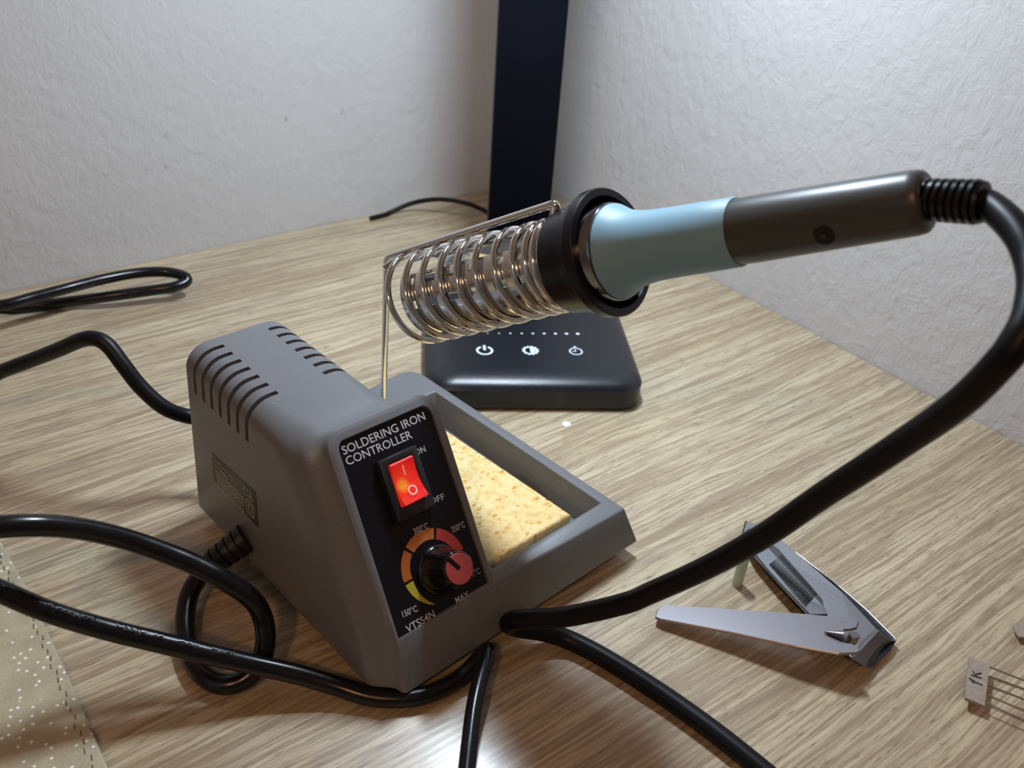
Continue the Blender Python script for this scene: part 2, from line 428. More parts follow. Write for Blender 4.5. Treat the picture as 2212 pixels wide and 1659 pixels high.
v_, f_ = prism_geo([S(u + (u - 76) * .03, v + (v - 63) * .02, 20) for u, v in ptop], [S(u, v, 3) for u, v in pbot])
cut = mesh('cut', v_, f_, M_HOUSE, station); boolean(tray, cut); bevel(tray, .0007, 3, 30)
for (u, v) in ((8, 12), (100, 12), (98, 118), (4, 118)):
    lathe('foot', S(u, v, 0) - V((0, 0, .0065)), (0, 0, 1), [(0, .0048), (.0005, .005), (.0066, .005)], M_RUBBER, station, 20)
# print on the panel
H = -.74
def ptext(s, a, b, cap, bold=0.006, m=M_PRINT, nm='lettering'):
    return flat_text(nm, s, PP(a[0], a[2], H), PP(b[0], b[2], H), PN, cap * SS, m, panel, bold)
tag(ptext('SOLDERING IRON', (11.39,47.13,65.13), (44.84,46.99,64.96), 2.85), 'white words SOLDERING IRON')
tag(ptext('CONTROLLER', (11.14,44.85,62.28), (37.33,44.5,61.85), 2.85), 'white word CONTROLLER')
tag(ptext('ON', (35.79,40.71,57.1), (40.15,40.68,57.07), 2.1, .01), 'white word ON')
tag(ptext('OFF', (33.62,29.92,43.62), (39.84,29.61,43.23), 2.1, .01), 'white word OFF')
for s, a, b in (('300\u00b0C', (23.82,25.89,38.58), (29.72,25.67,38.31)), ('350\u00b0C', (37.43,22.37,34.18), (43.07,22.16,33.92)),
                ('400\u00b0C', (35.18,11.96,21.17), (41.61,11.61,20.73)), ('150\u00b0C', (8.38,11.94,21.15), (14.12,11.52,20.62))):
    ptext(s, a, b, 2.05)
ptext('MAX', (28.33,8.51,16.85), (34.01,8.41,16.74), 2.2); tag(ptext('VTSS4N', (7.73,8.64,17.01), (19.21,8.59,16.96), 2.5), 'white letters along the bottom of the panel')
# dial ring
CU, CY = 26.2, 33.0
def ring_seg(name, a0, a1, ro, ri, m, taper=False):
    n = 16; vs = []; fs = []
    for k in range(n + 1):
        a = radians(a0 + (a1 - a0) * k / n); f = k / n; r_in = ri + (ro - ri) * (f ** 1.3) * .93 if taper else ri
        vs.append(PQ(CU + ro * cos(a), CY + ro * sin(a), H + .02)); vs.append(PQ(CU + r_in * cos(a), CY + r_in * sin(a), H + .02))
    for k in range(n): fs.append((2 * k, 2 * k + 1, 2 * k + 3, 2 * k + 2))
    return mesh(name, vs, fs, m, panel)
tag(ring_seg('dial_segment', -48, -3, 12.7, 8.9, M_RED), 'dark red dial segment'); tag(ring_seg('dial_segment', 1.5, 61, 12.7, 8.9, M_RED), 'red dial segment')
tag(ring_seg('dial_segment', 66, 125, 12.7, 9.0, M_ORANGE), 'orange dial segment'); tag(ring_seg('dial_segment', 130, 179.5, 12.7, 9.4, M_ORANGE2), 'dark orange dial segment')
tag(ring_seg('dial_segment', 184, 244, 12.7, 9.5, M_YELLOW, True), 'yellow dial segment')
# knob
KC = PQ(CU + .9, CY - 1.8, -.75); PNv = PN; ms = SS
fl_ = [(0, 8.6), (1.0, 8.6), (1.6, 8.3), (2.0, 7.8), (5.0, 7.2), (9.0, 6.3), (12.6, 5.9), (13.0, 5.5)]
vs, fs = [], []
SEG = 72
px_, py_, _ = frame_from(PN, E1)
px_ = (E1 - PN * E1.dot(PN)).normalized(); py_ = PN.cross(px_)
for (h, r) in fl_:
    for k in range(SEG):
        a = 2 * pi * k / SEG; rr = r * (1 - (.018 if (k % 4 in (0, 1)) and 2 < h < 12.8 else 0))
        # a flat facet along the pointer side
        vs.append(KC + PNv * h * ms + (px_ * cos(a) + py_ * sin(a)) * rr * ms)
for i in range(len(fl_) - 1):
    for k in range(SEG): a = i * SEG + k; b = i * SEG + (k + 1) % SEG; fs.append((a, b, b + SEG, a + SEG))
fs.append(tuple(range(SEG))[::-1]); fs.append(tuple((len(fl_) - 1) * SEG + k for k in range(SEG)))
knob = mesh('temperature_knob', vs, fs, M_KNOB, station); smooth_angle(knob, 30); tag(knob, 'glossy black knob with red cap')
# pointer fin running down the side of the knob
pa = radians(118); pd = px_ * cos(pa) + py_ * sin(pa); pe = px_ * -sin(pa) + py_ * cos(pa)
fin = [(5.2, 13.0), (5.9, 12.7), (8.3, 4.0), (8.5, 1.2), (3.0, 1.2), (3.0, 13.0)]
v_, f_ = prism_geo([KC + (pd * a + PNv * b + pe * .5) * ms for a, b in fin], [KC + (pd * a + PNv * b - pe * .5) * ms for a, b in fin])
tag(mesh('pointer_fin', v_, f_, M_KNOB, knob), 'black fin')
capo = lathe('cap', KC + PNv * 12.98 * ms, PNv, [(0, 5.15 * ms), (.28 * ms, 5.15 * ms), (.4 * ms, 5.0 * ms)], M_CAP, knob, 48); tag(capo, 'flat red disc')
v_, f_ = prism_geo([KC + (pd * a + PNv * 13.45 + pe * b) * ms for a, b in ((0, -.75), (5.4, -.75), (5.4, .75), (0, .75))], [KC + (pd * a + PNv * 12.9 + pe * b) * ms for a, b in ((0, -.75), (5.4, -.75), (5.4, .75), (0, .75))])
tag(mesh('pointer_mark', v_, f_, M_KNOB, knob), 'black pointer line on the red cap')
# rocker switch
def q3(a, h): return PP(a[0], a[2], 0) + PNv * 0  # a already on the raised plane
fr = [(20.05,40.03,61.7), (35.4,39.99,61.65), (33.74,26.63,44.94), (18.39,26.76,45.11)]
ro = [(22.93,38.67,60.0), (32.5,38.61,59.93), (31.68,29.32,48.31), (21.46,29.31,48.3)]
frt = [S(*p) for p in fr]; rot_ = [S(*p) for p in ro]
ring_o = frt; ring_i = rot_
dn = PNv * (3.5 * ms)
vs = ring_o + ring_i + [p - dn for p in ring_o] + [p - PNv * 2.6 * ms for p in ring_i]
fs = []
for i in range(4):
    j = (i + 1) % 4; fs += [(i, j, 4 + j, 4 + i), (i, 8 + i, 8 + j, j), (4 + i, 4 + j, 12 + j, 12 + i)]
fs.append((12, 13, 14, 15))
fs.append((8, 11, 10, 9))
sf = mesh('power_switch', vs, fs, M_BLACKP, station); bevel(sf, .00035, 2, 40); tag(sf, 'black rocker switch frame with lit red rocker')
M_ROCK = mat('lit_red_rocker', (.45, .01, .01), .25)
t = NT(M_ROCK)
TL, TR, BR, BL = rot_
ctr = (TL * .9 + TR * .55 + BR * .55 + BL * 1.0) / 3.0
def rk(s_, t_, h): # s across, t down
    p = (TL * (1 - s_) + TR * s_) * (1 - t_) + (BL * (1 - s_) + BR * s_) * t_
    return p + PNv * h * ms
spot = rk(.28, .55, 1.0) - root_loc(sf)
tcn = t.n('ShaderNodeTexCoord'); vm = t.n('ShaderNodeVectorMath', operation='DISTANCE'); t.l(tcn.outputs['Object'], vm.inputs[0]); vm.inputs[1].default_value = spot
emc = t.ramp(t.math('MULTIPLY', vm.outputs['Value'], 100), [(.0, (1.0, .62, .04)), (.12, (1.0, .42, .02)), (.28, (1.0, .05, .012)), (.75, (.80, .012, .010)), (1.0, (.35, .004, .004))])
t.l(emc, t.b.inputs['Emission Color']); t.b.inputs['Emission Strength'].default_value = .50
rs = []; N_ = 22
vs = []; fs = []
prof_ = [(0.02, .2), (.06, 1.1), (.35, .2), (.55, .15), (.80, 1.3), (.97, 2.6), (.99, -1.0)]
for (tt, h) in prof_:
    for k in range(N_ + 1):
        rib = (.10 if k % 2 else 0) if .05 < tt < .9 and 2 < k < N_ - 2 else 0
        vs.append(rk(.03 + .94 * k / N_, tt, h + rib))
for i in range(len(prof_) - 1):
    for k in range(N_): a = i * (N_ + 1) + k; fs.append((a, a + 1, a + N_ + 2, a + N_ + 1))
# side cheeks
nb = len(vs)
for (tt, h) in prof_: vs.append(rk(.03, tt, -2.4)); vs.append(rk(.97, tt, -2.4))
for i in range(len(prof_) - 1):
    a = i * (N_ + 1); fs.append((a, a + N_ + 1, nb + 2 * i + 2, nb + 2 * i)); a += N_; fs.append((a, a + N_ + 1, nb + 2 * i + 3, nb + 2 * i + 1))
rocker = mesh('rocker', vs, fs, M_ROCK, sf); tag(rocker, 'glowing red translucent rocker')
M_PINK = mat('pink_lit_print', (.8, .45, .45), .4); M_PINK.node_tree.nodes['Principled BSDF'].inputs['Emission Color'].default_value = (1, .35, .35, 1); M_PINK.node_tree.nodes['Principled BSDF'].inputs['Emission Strength'].default_value = .35
gl = []
c0 = V(rk(.50, .72, 1.45)); ex = (TR - TL).normalized(); ey = (TL - BL).normalized()
tv, tf = [], []
for k in range(33):
    a = 2 * pi * k / 32; tv += [c0 + (ex * cos(a) + ey * sin(a)) * 1.65 * ms + PNv * (.35 - .25 * 1.65 * 0 - sin(a) * .55) * ms * 1.0, c0 + (ex * cos(a) + ey * sin(a)) * 1.2 * ms + PNv * (.35 - sin(a) * .40) * ms]
    if k: n0 = len(tv) - 4; tf.append((n0, n0 + 1, n0 + 3, n0 + 2))
l0, l1 = rk(.46, .14, 1.25), rk(.48, .36, .6)
b0 = len(tv); tv += [l0 - ex * .2 * ms, l0 + ex * .2 * ms, l1 + ex * .2 * ms, l1 - ex * .2 * ms]; tf.append((b0, b0 + 1, b0 + 2, b0 + 3))
tag(mesh('rocker_marking', tv, tf, M_PINK, sf), 'pink line and circle marks')

# type plate sticker on the left side of the housing
def SL(v, w, h=0): return S(-6.7 + .0577 * w - h, v, w)
st_top = [(111, 34.7), (79.2, 36.1), (78.7, 20.5), (102.8, 20.8)]
a_, b_, c_, d_ = (-4.78,110.64,34.97), (-4.7,78.91,36.42), (-5.6,78.11,20.81), (-5.52,110.11,22.18)
pl = [(p[1], p[2]) for p in (a_, b_, c_, d_)]
v_, f_ = prism_geo([SL(v, w, .14) for v, w in pl], [SL(v, w, -.1) for v, w in pl]); stk = mesh('rating_plate', v_, f_, M_STICKER, station); tag(stk, 'dark rating sticker with small print')
SNn = E1 * -1
def stx(s, v0, w0, v1, w1, cap, bold=.0): return flat_text('small_print', s, SL(v0, w0, .15), SL(v1, w1, .15), SNn, cap * SS, M_STEXT, stk, bold)
va, vb = pl[0][0], pl[1][0]
stx('velleman', va - 2.0, 32.2, va - 16, 32.2, 1.9); stx('VTSS4N', va - 2, 29.6, va - 12, 29.6, 1.6, .03)
stx('CE', vb + 8.5, 31.0, vb + 1.5, 31.0, 3.6)
dv, df = [], []
rnd = random.Random(4)
for r_ in range(5):
    w_ = 27.6 - r_ * 1.6; x = va - 2 - r_ * .3
    while x > vb + 9.5:
        L_ = rnd.uniform(.5, 1.8); n0 = len(dv); dv += [SL(x, w_, .15), SL(x - L_, w_, .15), SL(x - L_, w_ + .6, .15), SL(x, w_ + .6, .15)]; df.append((n0, n0 + 1, n0 + 2, n0 + 3)); x -= L_ + .35
def rect_ring(v0, w0, v1, w1, t_):
    for (a, b, c, d) in ((v0, w0, v1, w0 + t_), (v0, w1 - t_, v1, w1), (v0, w0, v0 - t_, w1), (v1 + t_, w0, v1, w1)):
        n0 = len(dv); dv.extend([SL(a, b, .15), SL(c, b, .15), SL(c, d, .15), SL(a, d, .15)]); df.append((n0, n0 + 1, n0 + 2, n0 + 3))
rect_ring(vb + 7.2, 23.0, vb + 1.6, 29.2, .5); rect_ring(vb + 5.8, 24.4, vb + 3.0, 27.8, .5)
mesh('small_print', dv, df, M_STEXT, stk)

# strain relief and cord on the left side
CR = .0033
def boot(name, P, d, L, r0, r1, n, m, parent, sag=None):
    prof = []; 
    for i in range(n):
        a = i / n * L; b = (i + .62) / n * L; r = r0 + (r1 - r0) * i / n
        prof += [(a, r * .86), (a + .0002, r), (b, r), (b + .0002, r * .80), ((i + .98) / n * L, r * .80)]
    prof.append((L, r1 * .7)); return lathe(name, P, d, prof, m, parent, 28)
b0 = V(S(*(-5.76,88.07,9.33))); b1 = V((0.06853,0.25169,0.007))
boot('strain_relief', b0, b1 - b0, (b1 - b0).length, .0056, .0046, 5, M_BLACKP, station)
loop = [tuple(b0 * .15 + b1 * .85), tuple(b1), (0.06231,0.24538,0.009), (0.0575,0.24158,0.007), (0.05302,0.23405,0.005), (0.05011,0.22532,0.0036), (0.04881,0.21436,0.0034), (0.0505,0.20635,0.0034), (0.05435,0.2014,0.0034), (0.06006,0.1996,0.0045),
        (0.06566,0.20017,0.008), (0.06919,0.203,0.014), (0.0704,0.20739,0.02), (0.06829,0.21041,0.027), (0.06212,0.21562,0.034), (0.05573,0.22148,0.039), (0.04819,0.22697,0.044), (0.04044,0.23083,0.0495), (0.03238,0.23194,0.056), (0.02448,0.23174,0.062), (0.01663,0.23151,0.0665), (0.00901,0.23239,0.069), (-0.00068,0.2346,0.07), (-.05, .258, .074), (-.12, .275, .056), (-.22, .27, .014), (-.42, .28, .0095)]
tube('side_cord', spline(loop, 8), CR, M_CORD, station, 18)
rear = [tuple(S(24, 124, 25)), tuple(S(18, 132, 26)), tuple(S(10.5, 140.5, 27)), (0.08432,0.30664,0.034), (0.0765,0.30838,0.04), (0.07085,0.31433,0.048), (0.0674,0.32018,0.056), (0.06486,0.32595,0.062), (0.06186,0.33019,0.064), (0.05781,0.3357,0.062), (0.05078,0.34689,0.054), (0.04349,0.36015,0.045), (0.03562,0.3719,0.037), (0.03158,0.37751,0.033), (0.0194,0.38816,0.024), (-.04, .402, .012), (-.14, .42, .0034), (-.45, .43, .0034)]
tube('power_cord', spline(rear, 8), .0030, M_CORDM, station, 16)

# ---------------- iron stand: wire, coil, ring (plugged in the station)
P0 = V((0.1607,0.25694,0.08936)); P1 = V((0.18158,0.18192,0.13399)); ax = (P1 - P0).normalized()
upv = (E3 - ax * E3.dot(ax)).normalized(); sdv = ax.cross(upv)
R0c = .0178; R1c = .0153
wr = .00118
lp = [0, 9.4, 18.2, 27.0, 35.2, 43.6, 52.2, 60.6, 66.2, 69.6, 72.4, 75.0]
def coilP(ang, t_): 
    k = t_ / 75.0; r = R0c + (R1c - R0c) * max(0, k) - wr
    return P0 + ax * (t_ * .001 - .0004) + (upv * cos(ang) + sdv * sin(ang)) * r
def t_at(q):
    i = max(0, min(len(lp) - 2, int(math.floor(q)))); f = q - i; return lp[i] + (lp[i + 1] - lp[i]) * f
base = S(77.7, 117.3, 12.5); wtop = V((0.15674,0.27492,0.09909))
wend = V((0.17536,0.20273,0.14332))
# long supporting wire
def rounded(pts, r=.004, n=6):
    out = [pts[0]]
    for i in range(1, len(pts) - 1):
        a, b, c = pts[i - 1], pts[i], pts[i + 1]; d1 = (a - b).normalized(); d2 = (c - b).normalized(); p = b + d1 * r; q = b + d2 * r
        for k in range(n + 1): s = k / n; out.append(p * (1 - s) ** 2 + b * 2 * s * (1 - s) + q * s * s)
    out.append(pts[-1]); return out
q0 = coilP(radians(12), 75.0)
coil_dirn = 1
wpts = rounded([base, wtop, wend, coilP(radians(0), 73.5) + upv * .0008], .0026, 8)
stand = tube('iron_stand', wpts, .00132, M_STEEL, station, 14); tag(stand, 'bent chromed wire holding the coil')
cp = []
NT_ = len(lp) - 1
steps = 40
a_start = -20
first = coilP(radians(-62), -2.2)
for i in range(int(NT_ * steps) + 1):
    q = i / steps; cp.append(coilP(2 * pi * q + radians(-8) , t_at(max(0, q))))
stub = V((0.15119,0.26764,0.09895))
cp = [stub, stub.lerp(cp[0], .5) + upv * .0003] + cp
tube('coil', cp, wr, M_STEEL, stand, 12)
# slotted inner sleeve
vs, fs = [], []
RS0, RS1 = .0148, .0132; na, nl = 60, 40; a_open = radians(14)
for i in range(nl + 1):
    tt = .006 + (.078 - .006) * i / nl; r = RS0 + (RS1 - RS0) * i / nl
    for k in range(na + 1):
        a = a_open + (2 * pi - 2 * a_open) * k / na + radians(30); vs.append(P0 + ax * tt + (upv * cos(a) + sdv * sin(a)) * r)
for i in range(nl):
    for k in range(na):
        hole = (k % 6 in (1, 2)) and (i % 6 in (1, 2, 3)) and 2 < i < nl - 3
        if (k // 6) % 3 == 2: hole = False
        if not hole: a = i * (na + 1) + k; fs.append((a, a + 1, a + na + 2, a + na + 1))
slv = mesh('inner_sleeve', vs, fs, M_SLEEVE, stand)
md = slv.modifiers.new('s', 'SOLIDIFY'); md.thickness = .0005; bake(slv); tag(slv, 'slotted polished metal sleeve'); smooth_angle(slv, 25)
# black ring at the mouth
RR = .0197
ringp = [(-.0170, .0152), (-.0165, .0163), (-.0085, .0168), (-.0082, .0176), (-.0045, .0181), (-.0042, .0190), (-.0034, RR), (-.0004, RR), (0, RR - .0004), (0, .0172), (-.0012, .0167), (-.0100, .0158), (-.0168, .0146)]
tag(lathe('ring', P1, ax, ringp, M_RINGP, stand, 72, closed=True), 'stepped black plastic mouth ring')

# ================================================================== SPONGE
PIT = []
def sponge_geo():
    nx, ny = 130, 210; vs = []; fs = []
    rnd = random.Random(7); pits = [(rnd.random(), rnd.random(), rnd.uniform(.008, .022), rnd.uniform(.4, 1.0)) for _ in range(230)]
    u0, u1, v0, v1 = 52, 99.2, 22.0, 104
    grid = {}
    for (pu, pv, pr, pdp) in pits: grid.setdefault((int(pu * 12), int(pv * 20)), []).append((pu, pv, pr, pdp))
    for j in range(ny + 1):
        for i in range(nx + 1):
            a, b = i / nx, j / ny; u = u0 + (u1 - u0) * a - 3.0 * b; v = v0 + (v1 - v0) * b
            e = min(a, 1 - a, b * 1.7, (1 - b) * 1.7) * 47
            n = noise.noise(V((u * .35, v * .35, 0))) * .16 + noise.noise(V((u * 1.3, v * 1.3, 3))) * .10
            w = 8.6 + n; pit = 0
            gi, gj = int(a * 12), int(b * 20)
            for di in (-1, 0, 1):
                for dj in (-1, 0, 1):
                    for (pu, pv, pr, pdp) in grid.get((gi + di, gj + dj), ()):
                        dx = (a - pu) * 47 / (pr * 80); dy = (b - pv) * 82 / (pr * 45); d2 = dx * dx + dy * dy
                        if d2 < 1: q_ = pdp * (1 - d2) * (1 if dy > -.2 else .35); w -= .95 * q_; pit = max(pit, q_)
            if e < 1.0: w -= (1 - e) ** 2 * 1.0
            jit = noise.noise(V((u * .9, v * .9, 9))) * .35 if e < .01 else 0
            PIT.append(pit); vs.append(S(u + (jit if a in (0, 1) else 0), v + (jit if b in (0, 1) else 0), w))
    for j in range(ny):
        for i in range(nx): q = j * (nx + 1) + i; fs.append((q, q + 1, q + nx + 2, q + nx + 1))
    per = [i for i in range(nx + 1)] + [j * (nx + 1) + nx for j in range(1, ny + 1)] + [ny * (nx + 1) + i for i in range(nx - 1, -1, -1)] + [j * (nx + 1) for j in range(ny - 1, 0, -1)]
    nb = len(vs)
    for p in per: q = vs[p]; vs.append(V((q.x, q.y, S(0, 0, 3.1).z)))
    for k in range(len(per)): k2 = (k + 1) % len(per); fs.append((per[k], per[k2], nb + k2, nb + k))
    fs.append(tuple(nb + k for k in range(len(per)))[::-1])
    return vs, fs
M_SPONGE = mat('yellow_cellulose_sponge', (.72, .52, .20), .85)
t = NT(M_SPONGE); n1 = t.noise(t.coords((1, 1.0, 1)), 340, 5, .65); n2 = t.noise(t.coords((1, 1, 1)), 55, 3, .5)
vo = t.n('ShaderNodeTexVoronoi'); vo.feature = 'SMOOTH_F1'; vo.inputs['Scale'].default_value = 230; t.l(t.coords((1, 1.5, .5)), vo.inputs['Vector'])
col = t.ramp(n1, [(.32, (.78, .48, .14)), (.48, (.86, .66, .29)), (.7, (.90, .75, .42))])
col = t.mix(t.ramp(n2, [(.35, .28), (.55, 0.)]), col, (.66, .45, .20))
col = t.mix(t.ramp(vo.outputs['Distance'], [(.0, .5), (.16, 0.)]), col, (.74, .36, .07))
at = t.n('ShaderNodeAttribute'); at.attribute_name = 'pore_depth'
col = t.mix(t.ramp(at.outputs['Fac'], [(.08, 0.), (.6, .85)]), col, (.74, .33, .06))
t.l(col, t.b.inputs['Base Color']); t.bump(t.math('ADD', n1, t.math('MULTIPLY', vo.outputs['Distance'], 1.2)), .6, .0006)
v_, f_ = sponge_geo(); sp_ = mesh('cleaning_sponge', v_, f_, M_SPONGE, smooth=True); at_ = sp_.data.attributes.new('pore_depth', 'FLOAT', 'POINT'); at_.data.foreach_set('value', PIT + [0.0] * (len(v_) - len(PIT)))
tag(sp_, 'pitted yellow cellulose sponge lying in the grey soldering station tray', 'sponge')
# dark well floor so the sponge rests on it: the tray pocket itself

# ================================================================== SOLDERING IRON
H0 = V((0.17968,0.17756,0.13636)); H1 = V((0.20152,0.10215,0.17519)); hd = (H1 - H0).normalized(); HL = (H1 - H0).length
iron = thing('soldering_iron', H0, 'soldering iron with light blue grip and dark handle resting in the coil', 'soldering iron')
gp = [(-.0004, .0138), (0, .0142), (.0006, .0141), (.0018, .0134), (.0034, .0124), (.0058, .0114), (.0090, .0107), (.0130, .0102), (.0200, .0099), (.0300, .00965), (.0388, .0094), (.0394, .0091), (.0394, .0080)]
lathe('grip', H0, hd, gp, M_BLUE, iron, 64, ang=50)
tag(lathe('ferrule', H0, hd, [(-.0145, .0095), (-.0120, .0128), (-.0095, .0143), (-.0010, .0148), (-.0004, .0145), (-.0003, .0136)], mat('dark_polished_collar', (.25, .26, .27), .12, 1), iron, 64), 'polished dark metal collar')
hp = [(.030, .0080), (.0393, .00885), (.045, .0088), (.070, .0081), (HL - .0030, .00775), (HL - .0008, .0074), (HL, .0066)]
lathe('handle', H0, hd, hp, M_HANDLE, iron, 64, ang=50)
lathe('barrel', H0, hd, [(-.074, .0050), (-.072, .0056), (-.050, .0056), (-.0145, .0060)], M_SLEEVE, iron, 32)
lathe('tip', H0, hd, [(-.092, .0004), (-.084, .0022), (-.072, .0024)], M_DARKST, iron, 20)
# screw hole in the handle's side: a black disc stands in for its shaded inside
hx, hy, _ = frame_from(hd)
toC = (V((0, 0, .25)) - (H0 + hd * .0645)); toC = (toC - hd * toC.dot(hd)).normalized(); sid = hd.cross(toC)
if sid.z > 0: sid = -sid
hn = (toC * .86 + sid * .51).normalized(); hc = H0 + hd * .0650 + hn * .0081
lathe('screw_recess', hc - hn * .0003, hn, [(0, .0026), (.00045, .0027), (.0005, .0023)], mat('deep_black', (.003, .003, .003), .8), iron, 24)
lathe('screw', hc - hn * .0001, hn, [(0, .0007), (.0006, .0007)], M_DARKST, iron, 12)
# boot + cord
bb0 = V((0.20065,0.10289,0.17543)); bb1 = V((0.2019,0.09075,0.17889)); bdir = bb1 - bb0
prof = []; n_ = 7; L_ = bdir.length
for i in range(n_):
    a = i / n_ * L_; r = .0049 + .0002 * i / n_
    prof += [(a, r * .90), (a + L_ / n_ * .15, r), (a + L_ / n_ * .60, r), (a + L_ / n_ * .72, r * .84), (a + L_ / n_ * .95, r * .84)]
prof += [(L_, .0049), (L_ + .0008, .0046), (L_ + .0010, .0030)]
lathe('strain_relief', bb0, bdir, prof, M_CORD, iron, 36, ang=50)
cord = [tuple(bb1 * .97 + bb0 * .03), (0.20187,0.08819,0.17885), (0.19818,0.08168,0.17838), (0.19431,0.0759,0.17703), (0.19066,0.07149,0.17498), (0.18553,0.06729,0.17257), (0.17942,0.06377,0.16882), (0.17571,0.06285,0.16514), (0.17434,0.06353,0.16053), (0.17526,0.06827,0.14792), (0.17754,0.07787,0.13001), (0.17598,0.09164,0.10542), (0.1715,0.1014,0.08687), (0.16693,0.11307,0.06817), (0.16194,0.12705,0.04856), (0.15885,0.13414,0.03932), (0.14904,0.14844,0.02639), (0.14236,0.15729,0.02123), (0.13934,0.16254,0.01758), (0.13998,0.16599,0.01223), (0.14433,0.16484,0.00861), (0.15092,0.16135,0.00622), (0.15805,0.155,0.0036), (0.16336,0.14229,0.0034), (0.16807,0.12534,0.0034), (0.17117,0.11149,0.0034), (0.17382,0.09588,0.0034), (0.17605,0.07557,0.0034), (0.17693,0.06423,0.0034), (.175, .0, .0034), (.16, -.15, .0034), (.12, -.34, .0034)]
cd = tube('cord', spline(cord, 8), .00335, M_CORDM, iron, 20); tag(cd, 'thick matt black cord')

# ================================================================== PRINTED CORD (passes under the station)
pc = [(-.42, .20, .0095), (-.26, .205, .011), (-.15, .212, .030), (-0.01768,0.24992,0.06), (-0.00401,0.23592,0.055), (0.00411,0.23211,0.047), (0.0142,0.22492,0.039), (0.02658,0.21814,0.0305), (0.0394,0.21086,0.0235), (0.05259,0.20257,0.017), (0.06243,0.19646,0.0125), (0.07232,0.18923,0.009), (0.08169,0.1812,0.0055), (0.08953,0.17281,0.0034), (0.0971,0.16686,0.003), (0.10451,0.16342,0.003), (0.11263,0.16228,0.0031), (0.11992,0.16236,0.004), (0.12595,0.16345,0.006), (0.12844,0.16344,0.0085), (0.12799,0.1619,0.0105), (0.12512,0.15843,0.0115), (0.11813,0.15206,0.0115), (0.11148,0.14545,0.011), (0.10439,0.13727,0.01), (0.09838,0.13006,0.009), (0.09202,0.12201,0.008), (0.08737,0.11597,0.007), (.085, .03, .0035), (.06, -.10, .003), (.05, -.34, .003)]
rad = [3.25, 3.25, 3.25, 3.25, 3.25, 3.25, 3.25, 3.25, 3.25, 3.25, 3.2, 3.2, 3.2, 3.2, 3.0, 3.0, 3.0, 3.0, 2.9, 2.8, 2.75, 2.7, 2.65, 2.6, 2.6, 2.6, 2.6, 2.6, 2.6, 2.6, 2.6]
sp = spline([tuple(p) + (r * .001,) for p, r in zip(pc, rad)], 8)
pcord = tube('mains_cord', sp, [p[3] for p in sp], M_CORD, None, 20)
tag(pcord, 'glossy black cord with embossed lettering running under the front corner of the grey station', 'cord')
# embossed lettering along the cord
arc = [0]
for a, b in zip(sp, sp[1:]): arc.append(arc[-1] + (V(b[:3]) - V(a[:3])).length)
def on_cord(d, h, rise):
    i = 0
    while i < len(arc) - 2 and arc[i + 1] < d: i += 1
    f = (d - arc[i]) / (arc[i + 1] - arc[i]); P = V(sp[i][:3]).lerp(V(sp[i + 1][:3]), f); T_ = (V(sp[min(i + 2, len(sp) - 1)][:3]) - V(sp[max(i - 1, 0)][:3])).normalized()
    up = (V((-.10, -.30, 1.0))); up = (up - T_ * up.dot(T_)).normalized(); side = T_.cross(up)
    r = .00325; a = h / r
    return P + (up * cos(a) + side * sin(a)) * (r + rise)
def cord_text(s, d0, d1, cap=.0021):
    vs, fs, wd = text_geo(s, .012); n = len(vs)
    top = [on_cord(d0 + v[0] / wd * (d1 - d0), v[1] / .7 * cap - cap * .45, .00030) for v in vs]
    bt = [on_cord(d0 + v[0] / wd * (d1 - d0), v[1] / .7 * cap - cap * .45, -.0002) for v in vs]
    V_ = top + bt; F_ = list(fs); ec = {}
    for f in fs:
        for a, b in zip(f, f[1:] + f[:1]): ec[(a, b)] = ec.get((a, b), 0) + 1
    for (a, b) in ec:
        if (b, a) not in ec: F_.append((a, b, n + b, n + a))
    return mesh('embossed_lettering', V_, F_, M_CORD, pcord)
def arc_near(p):
    p = V(p); return min((((V(q[:3]) - p).length), a) for q, a in zip(sp, arc))[1]
for s, a, b in (('ianlong', (0.00351,0.23272,0.047), (0.00983,0.22829,0.042)), ('Electrical', (0.01348,0.2257,0.0395), (0.02392,0.21924,0.0325)), ('Appliance', (0.02772,0.21728,0.03), (0.0394,0.21086,0.0235)), ('Co.,', (0.04343,0.20812,0.0215), (0.04794,0.20555,0.019)), ('Ltd.', (0.05137,0.20308,0.0175), (0.05588,0.20039,0.0155))):
    cord_text(s, arc_near(a), arc_near(b))

# ================================================================== CORD LOOP by the back wall
lc = [(-.5, .47, .0034), (-.14, .475, .0036), (-.03, .479, .012), (0.03486,0.48131,0.016), (0.04754,0.47123,0.016), (0.06421,0.47249,0.016), (0.08173,0.47433,0.016), (0.10031,0.47775,0.015), (0.11879,0.47794,0.014), (0.13182,0.47359,0.013), (0.13834,0.46637,0.012), (0.13801,0.46337,0.01), (0.13075,0.46274,0.009), (0.12053,0.46637,0.008), (0.10315,0.47167,0.007), (0.08683,0.47927,0.005), (0.07351,0.48597,0.0032), (0.0577,0.49074,0.003), (0.03708,0.49796,0.003), (-.06, .497, .003), (-.5, .49, .003)]
tag(tube('looped_cord', spline(lc, 8), .0029, M_CORD, None, 14), 'black cord folded in a flat loop on the desk before the left wall', 'cord')

